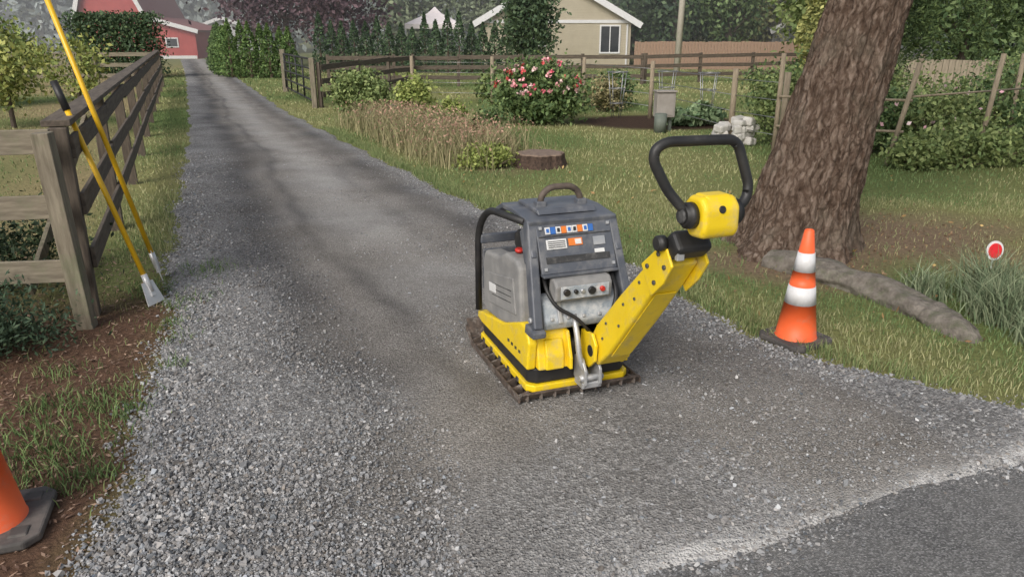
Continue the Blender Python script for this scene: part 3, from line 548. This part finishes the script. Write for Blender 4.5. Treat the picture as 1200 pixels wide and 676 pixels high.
# ------------------------------------------------------------------ stump
e=empty('tree_stump',(.38,9.9,0))
bm=bmesh.new(); N=48; rings=[]
for z,rr in ((-.02,.36),(.04,.335),(.11,.31),(.165,.305),(.18,.29),(.182,.20),(.182,.05)):
    rings.append([bm.verts.new(((rr+(.02*math.sin(7*a)+.012*math.sin(19*a))*(rr>.25))*math.cos(a),(rr+(.02*math.sin(7*a)+.012*math.sin(19*a))*(rr>.25))*math.sin(a),z)) for a in [2*math.pi*j/N for j in range(N)]])
for i in range(len(rings)-1):
    for j in range(N): f_=bm.faces.new((rings[i][j],rings[i][(j+1)%N],rings[i+1][(j+1)%N],rings[i+1][j])); f_.material_index=0 if i<3 else 1
f_=bm.faces.new(rings[-1]); f_.material_index=1; me=bpy.data.meshes.new('stump'); bm.to_mesh(me); bm.free()
link('stump_body',me,[nmat('stump_bark',(.03,.02,.015),(.11,.07,.05),30,.95,.9,30,bdist=.02),nmat('cut_wood',(.13,.09,.07),(.26,.19,.14),16,.9,.3,40)],e,False)
# ------------------------------------------------------------------ utility box and post, white stone
M_gbox=nmat('grey_box_paint',(.24,.215,.19),(.34,.31,.28),5,.7,.2,30); M_gpost=nmat('green_post',(.10,.12,.10),(.16,.18,.15),6,.7)
e=empty('utility_box',(2.75,13.7,0),.1); box('cabinet',(0,0,.47),(.34,.24,.44),M_gbox,e,bev=.015); box('lid',(0,-.01,.705),(.37,.28,.03),M_gbox,e,bev=.008); box('door',(0,-.123,.47),(.28,.008,.36),M_gbox,e,bev=.003); box('leg_left',(-.12,0,.12),(.05,.05,.26),M_gpost,e); box('leg_right',(.12,0,.12),(.05,.05,.26),M_gpost,e); cyl('drum',(-.13,-.25,.17),.11,.34,M_gpost,e,n=24,bev=.01)
m_=nmat('pale_stone',(.40,.38,.35),(.60,.58,.54),9,.85,.5,25)
e=empty('stone_planter',(3.55,12.0,0))
for i in range(28):
    a=rng.uniform(0,6.283); box('stone_%d'%i,(math.cos(a)*.27*rng.uniform(.6,1.1),math.sin(a)*.2,.05+.10*(i//8)+rng.uniform(0,.02)),(rng.uniform(.14,.22),rng.uniform(.12,.2),rng.uniform(.09,.14)),m_,e,(rng.normal()*.2,rng.normal()*.2,rng.uniform(0,3)),.03,2)
e=empty('border_stones'); rk=nmat('rock',(.2,.19,.18),(.34,.33,.31),9,.9,.5,25)
for i in range(26):
    t_=i/25; xx=-2.55+rng.normal()*.15-.55*(t_)*1.2; yy=15.5+2.8*t_; box('rock_%d'%i,(xx,yy,.05),(rng.uniform(.15,.35),rng.uniform(.15,.3),rng.uniform(.1,.2)),rk,e,(rng.normal()*.2,rng.normal()*.2,rng.uniform(0,3)),.04,2)
# ------------------------------------------------------------------ shrubs, flowers, bed
def shrub(name,c_,r_,n,leaf,cA,cB,k=30,stems=8,asp=.55,extra=None):
    A=Acc(); c_=np.array(c_,float)
    for i in range(stems):
        e_=c_+rng.normal(size=3)*np.array(r_)*.45; b0=np.array([c_[0]+rng.normal()*.08*r_[0],c_[1]+rng.normal()*.08*r_[1],-.02]); v_,f_=tubearr([b0,(b0+e_)/2+rng.normal(size=3)*.04,e_],[.015,.01,.004],5); A.add(v_,f_,(.10,.08,.05))
    P=clumpcloud(c_,r_,n,k,.22,.35); P=P[P[:,2]>.02]; leaves(A,P,leaf,cA,cB,asp)
    if extra: extra(A)
    return A.build(name)
def pinks(A):
    n=48; d=unit(rng.normal(size=(n,3))); d[:,2]=np.abs(d[:,2])*1.0; d[:,1]=-np.abs(d[:,1]); P=np.array((.5,14.9,.62))+d*np.array((.85,.7,.62))
    for p in P:
        col=[(.70,.12,.18),(.75,.34,.36),(.70,.48,.46),(.60,.06,.06)][rng.integers(4)]
        leaves(A,p+rng.normal(size=(13,3))*.022,.028,col,np.array(col)*1.1,.8)
shrub('dahlia_bush',(.5,14.9,.60),(.82,.7,.55),9000,.045,(.05,.095,.03),(.17,.24,.075),50,14,.6,pinks)
A=Acc(); n=11000; t_=rng.random(n); x=-2.5+2.3*t_+rng.normal(size=n)*.40; y=14.6-4.7*t_+rng.normal(size=n)*.25; k=(xR(y)+.35<x)&(np.hypot(x-.38,y-9.75)>.62)&((x<.05)|(y>10.5)); P=np.stack([x[k],y[k],0*x[k]],1); h=rng.uniform(.12,.5,k.sum())
blades(A,P,h,np.full(k.sum(),.011),(.15,.16,.065),(.34,.29,.16),.6); q=rng.random(len(P))<.42
tips=P[q]+np.stack([rng.normal(size=q.sum())*.08,rng.normal(size=q.sum())*.08,h[q]],1); leaves(A,tips,.021,(.28,.16,.11),(.44,.27,.19),.5); A.build('meadow_grass_bed',M_grass)
yg=((.15,.20,.04),(.32,.36,.09)); gr=((.045,.09,.03),(.15,.21,.07)); lg=((.11,.165,.05),(.25,.30,.10))
shrub('yellow_shrub',(-.30,9.75,.15),(.33,.26,.15),2300,.026,*yg); shrub('lime_shrub',(-2.0,15.6,.42),(.42,.4,.42),2600,.045,*yg); shrub('lime_shrub',(-1.1,14.2,.3),(.24,.24,.32),1500,.04,*yg); shrub('lime_shrub',(-3.6,17.5,.45),(.5,.5,.45),2500,.05,*lg)
shrub('lime_shrub',(-1.4,12.8,.2),(.35,.3,.2),1600,.035,*lg); shrub('bronze_shrub',(-.6,11.2,.2),(.3,.25,.2),1500,.03,(.12,.10,.04),(.25,.18,.08)); shrub('lime_shrub',(-.35,12.3,.25),(.3,.25,.25),1500,.035,*gr)
shrub('lime_shrub',(-2.9,16.4,.35),(.35,.35,.38),1600,.045,*lg)
shrub('hosta_plants',(3.5,14.6,.18),(.5,.35,.2),1600,.075,(.10,.17,.08),(.25,.33,.17),20,4); shrub('green_shrub',(2.5,18.5,.4),(.5,.5,.45),2200,.055,*gr); shrub('dry_shrub',(2.1,17.3,.35),(.45,.4,.4),1800,.04,(.16,.15,.06),(.32,.27,.13)); shrub('green_shrub',(-.2,20,.3),(.8,.6,.35),2500,.06,*lg)
for (cx,cy,cz,rx,ry_,rz_,n,pal) in ((4.2,11.8,.6,.5,.5,.55,4500,lg),(5.2,11.0,.5,.7,.5,.5,6000,gr),(6.3,11.2,.45,.8,.6,.5,6000,lg),(7.4,11.6,.55,.8,.6,.6,6000,gr),(6.0,9.9,.25,.7,.35,.28,4500,lg),(7.3,9.8,.35,.7,.45,.4,5000,lg),(8.6,12.5,.7,.9,.7,.7,6000,lg),(4.8,13.5,.7,.6,.5,.65,4000,gr),(5.2,9.6,.2,.35,.25,.22,2500,lg),(9.5,13.5,.8,1.,.8,.8,5000,gr),(7.0,14.5,.6,1.2,.7,.65,5500,lg),(11.5,17,.7,1.4,.8,.7,5500,gr)):
    shrub('berry_bush',(cx,cy,cz),(rx,ry_,rz_),int(n*.65),.037,*pal,k=45,stems=14)
shrub('olive_shrub',(6.6,8.4,.2),(.35,.3,.22),2500,.028,(.09,.10,.035),(.2,.2,.08))
A=Acc(); P=np.stack([rng.uniform(4,8,60),rng.uniform(10.3,11.5,60),rng.uniform(.3,1.0,60)],1); leaves(A,P,.035,(.6,.3,.35),(.75,.6,.6),.8); A.build('garden_flowers')
def tree(name,x,y,tr_,h0,c_,r_,n,leaf,cA,cB,k=40,bark=(.09,.07,.055),limbs=10,shell=.4,cr=.2):
    A=Acc(); c_=np.array(c_,float); top=np.array([x+(c_[0]-x)*.8,y+(c_[1]-y)*.8,c_[2]+r_[2]*.5])
    v_,f_=tubearr([(x,y,-.05),(x+(top[0]-x)*.25+.03,y,h0),((x+top[0])/2,(y+top[1])/2,(h0+top[2])/2+.1),top],[tr_,tr_*.8,tr_*.5,tr_*.15],10); A.add(v_,f_,bark)
    for i in range(limbs):
        s_=rng.uniform(.1,.8); b0=np.array([x,y,h0])*(1-s_)+top*s_; e_=c_+unit(rng.normal(size=3))*np.array(r_)*.8; v_,f_=tubearr([b0,(b0+e_)/2+np.array([0,0,.06*r_[2]]),e_],[tr_*.35,tr_*.22,tr_*.06],6); A.add(v_,f_,bark)
    P=clumpcloud(c_,r_,n,k,cr,shell); P=P[P[:,2]>.1]; leaves(A,P,leaf,cA,cB); return A.build(name)
fy=((.13,.18,.04),(.38,.39,.10))
tree('young_fruit_tree',-9.4,14.2,.05,.6,(-9.5,14.2,1.25),(.95,.9,.75),2800,.05,*fy,30)
tree('young_fruit_tree',-7.4,13.0,.04,.5,(-7.4,13.0,1.1),(.5,.5,.55),1300,.042,*fy,22)
tree('young_fruit_tree',-12.5,19,.05,.6,(-12.5,19,1.3),(1.0,.9,.9),2300,.06,(.09,.15,.04),(.25,.3,.08),26)
tree('young_fruit_tree',-14.0,17,.06,.6,(-14.,17,1.6),(1.4,1.2,1.2),3000,.07,(.08,.13,.04),(.25,.3,.08),26)
def conif(A,x,y,h,r_,n,leaf,cA,cB):
    z=rng.random(n)**.9; rr=r_*(1-z**2.2)*np.sqrt(rng.uniform(.45,1,n))*(1+.12*np.sin(z*25+rng.random()*6)); th=rng.uniform(0,6.283,n); leaves(A,np.stack([x+rr*np.cos(th),y+rr*np.sin(th),.05+z*h],1),leaf,cA,cB,.5)
    v_,f_=tubearr([(x,y,-.05),(x,y,h*.8)],[.06,.02],6); A.add(v_,f_,(.1,.07,.05))
A=Acc()
for i in range(8):
    n=1500; P=np.stack([-17.5+i*.42+rng.normal(size=n)*.25,31.5+rng.normal(size=n)*.35,.05+2.45*rng.random(n)**.8+rng.normal(size=n)*.05],1); leaves(A,P,.065,(.03,.06,.028),(.085,.135,.055))
A.build('clipped_hedge')
A=Acc()
for i in range(7): conif(A,-11.45+i*.40,31.5+.25*(i%2),2.05+rng.normal()*.12,.42,1500,.055,(.045,.095,.025),(.15,.23,.06))
for i in range(8): conif(A,-12.0-i*.42,32.5+i*.95,2.0+rng.normal()*.1,.52,1300,.06,(.045,.095,.025),(.15,.23,.06))
A.build('arborvitae_hedge')
A=Acc()
for i in range(17): conif(A,-8.9+i*.54,36+rng.normal()*.15,2.2+rng.normal()*.18,.40,1000,.07,(.025,.055,.025),(.075,.13,.05))
A.build('arborvitae_row')
pp_=((.055,.032,.042),(.17,.105,.12))
tree('purple_plum_tree',-12.4,43,.22,1.5,(-12.4,43,4.4),(3.2,2.6,3.0),6500,.14,*pp_,60); tree('purple_plum_tree',-9.0,41,.2,1.5,(-9.0,41,4.2),(2.7,2.4,2.8),6000,.13,*pp_,60)
tree('purple_plum_tree',-16.2,49,.2,1.5,(-16,49,5.2),(2.4,2.4,2.6),3500,.15,*pp_,50)
g1=((.045,.085,.03),(.15,.21,.075)); g2=((.03,.06,.03),(.10,.15,.065)); g3=((.13,.17,.10),(.27,.32,.18)); haze_pal=((.27,.32,.31),(.40,.45,.43)); ol=((.12,.14,.055),(.31,.30,.12))  # pale grey-green palette has distance haze painted into the leaf colour
tree('deciduous_tree',-6.8,54,.25,1.2,(-6.8,54,4.8),(3.2,2.6,3.6),6000,.17,*g3,60); tree('deciduous_tree',-1.6,52,.25,1.2,(-1.6,52,4.8),(2.6,2.4,3.8),6000,.16,*g3,55); tree('deciduous_tree',-10,62,.25,1.2,(-10,62,4.8),(3.4,2.6,3.9),4500,.18,*haze_pal,55)
tree('laurel_tree',.75,35,.16,.4,(.75,35,2.2),(1.3,1.2,2.1),7000,.10,*g2,60)
tree('cedar_tree',9.5,46,.3,1.2,(9.5,46,4.6),(3.2,2.6,4.2),7000,.16,*g2,60); tree('cedar_tree',14.5,47,.3,1.2,(14.5,47,4.6),(3.2,2.6,4.2),7000,.16,*ol,60); tree('deciduous_tree',11.8,42.5,.2,1.0,(11.8,42.5,3.4),(1.8,1.6,2.2),4000,.13,*g1,40)
tree('cedar_tree',19.5,46,.3,1.2,(19.5,46,4.6),(3.4,2.6,4.2),6500,.17,*g2,60)
A=Acc(); conif(A,9.9,24.5,6.5,.95,8000,.08,(.15,.17,.045),(.36,.35,.11)); A.build('golden_cypress')
tree('maple_tree',14.5,25,.22,.8,(14.5,25,3.2),(2.7,2.2,2.6),8000,.11,*g1,60); tree('maple_tree',18.8,27,.22,.8,(18.8,27,3.2),(2.9,2.2,2.8),6500,.12,*g2,60); tree('maple_tree',12.5,31,.22,.8,(12.5,31,3.4),(2.2,2.0,2.6),5500,.12,*lg,50)
A=Acc()
for i in range(42):
    x=-95+i*4.6+rng.normal()*1.2; y=86+rng.normal()*4; h=rng.uniform(9,16)
    pal=haze_pal if x<5 else ((.11,.14,.10),(.21,.26,.18)); P=clumpcloud((x,y,h*.5),(4.2,3,h*.52),2000,40,.2,.3); leaves(A,P[P[:,2]>0],.44,*pal)  # far leaves and trunks paled: haze painted into their colours
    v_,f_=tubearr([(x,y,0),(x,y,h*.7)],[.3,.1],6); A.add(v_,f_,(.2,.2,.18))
A.build('distant_woodland')
A=Acc()
for i in range(16):
    x=6+i*3.1+rng.normal()*.8; y=60+rng.normal()*3; P=clumpcloud((x,y,4.2),(2.8,2.4,4.4),2000,40,.2,.3); leaves(A,P[P[:,2]>0],.27,*(g2 if i%3 else ol)); v_,f_=tubearr([(x,y,0),(x,y,6)],[.25,.1],6); A.add(v_,f_,(.09,.07,.055))
A.build('background_trees')
# ------------------------------------------------------------------ buildings
def sidemat(name,c1,c2,sc=22,axis='Z'):
    m,nt,b,o=newmat(name); nt.links.new(ramp(nt,noi(nt,2,4),[(.3,c1),(.7,c2)]),b.inputs['Base Color']); w=nt.nodes.new('ShaderNodeTexWave'); w.bands_direction=axis; w.wave_profile='SAW'; w.inputs['Scale'].default_value=sc/6.283*1.0
    tc=nt.nodes.new('ShaderNodeTexCoord'); nt.links.new(tc.outputs['Object'],w.inputs['Vector']); bump(nt,b,w.outputs['Fac'],.8,.03); b.inputs['Roughness'].default_value=.75; return m
M_redb=sidemat('barn_red',(.34,.055,.05),(.41,.075,.065),9,'X'); M_wtrim=nmat('white_trim',(.62,.62,.62),(.70,.70,.70),5,.6); M_roof=nmat('roof_shingle',(.15,.145,.145),(.24,.23,.225),14,.9,.4,30); M_redroof=nmat('barn_roof',(.24,.09,.085),(.30,.12,.11),8,.8)
M_glass=nmat('window_glass',(.02,.025,.03),(.05,.055,.06),3,.1)
e=empty('red_barn',(-28.2,57,0),.12)
outl=[(-3.1,0),(4.9,0),(4.9,1.95),(1.6,2.85),(.6,5.2),(-.9,6.5),(-2.4,5.2),(-3.1,2.9)]
prism('walls',outl,0,9,M_redb,e,0,'Y')
def rafter(nm,p,q,w=.22,y0=-.35,y1=9.3,th=.14,mat=None):
    p=Vector(p);q=Vector(q);d=(q-p).normalized(); n_=Vector((-d.y,d.x)); 
    if n_.y<0: n_=-n_
    a,b_=p+n_*.02,q+n_*.02; prism(nm,[tuple(a),tuple(b_),tuple(b_+n_*th),tuple(a+n_*th)],y0,y1,mat or M_redroof,e,0,'Y')
    prism(nm+'_trim',[tuple(a-n_*.12),tuple(b_-n_*.12),tuple(b_+n_*(th+.03)),tuple(a+n_*(th+.03))],y0-.05,y0-.005,M_wtrim,e,0,'Y')
rafter('roof_lean',(1.6,2.85),(5.2,1.87)); rafter('roof_low_right',(.6,5.2),(1.6,2.87)); rafter('roof_top_right',(-.9,6.5),(.6,5.22)); rafter('roof_top_left',(-2.4,5.22),(-.9,6.5)); rafter('roof_low_left',(-3.25,2.6),(-2.4,5.2))
box('main_door',(-.9,-.04,1.3),(2.2,.06,2.5),M_redb,e); 
for x_ in (-2.05,.25): box('door_trim_v',(x_,-.06,1.3),(.12,.07,2.6),M_wtrim,e)
box('door_trim_h',(-.9,-.065,2.62),(2.42,.08,.12),M_wtrim,e); box('base_trim',(0.9,-.03,.12),(7.9,.04,.22),M_wtrim,e); box('window_frame',(3.2,-.03,1.15),(.9,.05,.7),M_wtrim,e); box('window',(3.2,-.06,1.15),(.72,.03,.52),M_glass,e)
e=empty('white_outbuilding',(-28.0,76,0)); prism('walls',[(-3.5,0),(3.5,0),(3.5,2.0),(0,3.2),(-3.5,2.0)],0,6,sidemat('white_siding',(.55,.56,.57),(.62,.63,.64),20),e,0,'Y')
rafter('roof_left',(-3.8,1.9),(0,3.2),y1=6.3,mat=M_roof); rafter('roof_right',(0,3.2),(3.8,1.9),y1=6.3,mat=M_roof)
for x_ in (-1.8,0,1.8): box('window',(x_,-.03,1.15),(.8,.05,.8),M_glass,e)
e=empty('beige_house',(2.35,42.0,0),-.05)
M_beige=sidemat('beige_siding',(.50,.44,.33),(.56,.50,.38),24)
prism('gable_walls',[(-4.0,0),(4.0,0),(4.0,2.35),(.0,4.6),(-4.0,2.35)],0,9,M_beige,e,0,'Y')
rafter('roof_left',(-4.5,2.08),(.0,4.6),y1=9.4,mat=M_roof,th=.16); rafter('roof_right',(.0,4.6),(4.5,2.08),y1=9.4,mat=M_roof,th=.16)
def window(x_,z_,w_,h_):
    box('window_glass',(x_,-.02,z_),(w_,.03,h_),M_glass,e); 
    for dx in (-w_/2-.04,w_/2+.04): box('window_jamb',(x_+dx,-.035,z_),(.08,.06,h_+.16),M_wtrim,e)
    for dz in (-h_/2-.04,h_/2+.04): box('window_rail',(x_,-.035,z_+dz),(w_,.06,.08),M_wtrim,e)
    box('mullion',(x_,-.045,z_),(.05,.03,h_),M_wtrim,e)
window(2.9,1.45,.95,1.3); window(-1.2,1.7,1.2,1.1); box('downspout',(3.8,-.06,1.1),(.08,.08,2.2),M_wtrim,e); box('belly_band',(.0,-.03,2.35),(7.9,.04,.16),M_wtrim,e)
e=empty('garden_gazebo',(-4.4,45.0,0)); M_tent=nmat('canopy_fabric',(.70,.64,.64),(.78,.72,.72),4,.8)
me=bpy.data.meshes.new('canopy'); hw=1.55; me.from_pydata([(-hw,-hw,2.25),(hw,-hw,2.25),(hw,hw,2.25),(-hw,hw,2.25),(-.35,-.35,2.85),(.35,-.35,2.85),(.35,.35,2.85),(-.35,.35,2.85),(0,0,3.2),(-hw,-hw,2.0),(hw,-hw,2.0),(hw,hw,2.0),(-hw,hw,2.0)],[],[(0,1,5,4),(1,2,6,5),(2,3,7,6),(3,0,4,7),(4,5,8),(5,6,8),(6,7,8),(7,4,8),(9,10,1,0),(10,11,2,1),(11,12,3,2),(12,9,0,3)]); link('canopy',me,M_tent,e)
for a_ in (-1,1):
    for b_ in (-1,1): tube('pole_%d%d'%(a_+1,b_+1),[(a_*1.5,b_*1.5,0),(a_*1.5,b_*1.5,2.1)],.03,M_wtrim,e,8)
e=empty('garden_shed',(16.8,49.5,0)); prism('walls',[(-1.3,0),(1.3,0),(1.3,1.9),(0,2.6),(-1.3,1.9)],-3,0,nmat('shed_grey',(.2,.2,.2),(.28,.28,.28),5,.8),e,0,'Y'); rafter('roof_left',(-1.5,1.8),(0,2.6),y0=-3.2,y1=.3,mat=M_roof); rafter('roof_right',(0,2.6),(1.5,1.8),y0=-3.2,y1=.3,mat=M_roof)
tube('utility_pole',[(7.15,33.5,-.1),(7.3,33.5,9)],[.14,.11],nmat('pale_pole',(.42,.39,.33),(.58,.54,.47),6,.85,.3,20,stretch=(8,8,1)),None,14)
# ------------------------------------------------------------------ morning mist (real homogeneous volume standing over the far fields)
m=bpy.data.materials.new('mist'); m.use_nodes=True; nt=m.node_tree; nt.nodes.clear(); o=nt.nodes.new('ShaderNodeOutputMaterial'); vs=nt.nodes.new('ShaderNodeVolumeScatter'); vs.inputs['Color'].default_value=(.97,.98,1,1); vs.inputs['Density'].default_value=.0095; vs.inputs['Anisotropy'].default_value=.2; nt.links.new(vs.outputs[0],o.inputs['Volume'])
box('morning_mist',(0,68,5.5),(220,70,12.5),m)
# ------------------------------------------------------------------ light, world, camera
w=bpy.data.worlds.new('World'); S.world=w; w.use_nodes=True; nt=w.node_tree; bg=nt.nodes['Background']; sk=nt.nodes.new('ShaderNodeTexSky'); sk.sky_type='NISHITA'; sk.sun_disc=False
EL,AZ=38,205   # azimuth clockwise from +Y
sk.sun_elevation=math.radians(EL); sk.sun_rotation=math.radians(AZ); sk.dust_density=3.5; sk.air_density=1.0
hs=nt.nodes.new('ShaderNodeHueSaturation'); hs.inputs['Saturation'].default_value=.5; nt.links.new(sk.outputs[0],hs.inputs['Color']); nt.links.new(hs.outputs[0],bg.inputs[0]); bg.inputs[1].default_value=.15
sl=bpy.data.lights.new('sun','SUN'); sl.energy=2.0; sl.angle=math.radians(28); sl.color=(1,.955,.89); so=bpy.data.objects.new('sun',sl); S.collection.objects.link(so)
d=Vector((math.sin(math.radians(AZ))*math.cos(math.radians(EL)),math.cos(math.radians(AZ))*math.cos(math.radians(EL)),math.sin(math.radians(EL)))); so.rotation_euler=d.to_track_quat('Z','Y').to_euler(); so.location=(0,0,20)
cd=bpy.data.cameras.new('camera'); cd.sensor_width=36; cd.lens=26.0; cd.clip_end=3000; cd.clip_start=.05; co=bpy.data.objects.new('camera',cd); S.collection.objects.link(co); co.location=(0,0,1.65); co.rotation_euler=(math.radians(90-18.87),0,0); S.camera=co
S.view_settings.view_transform='Standard'; S.view_settings.look='None'; S.view_settings.exposure=0
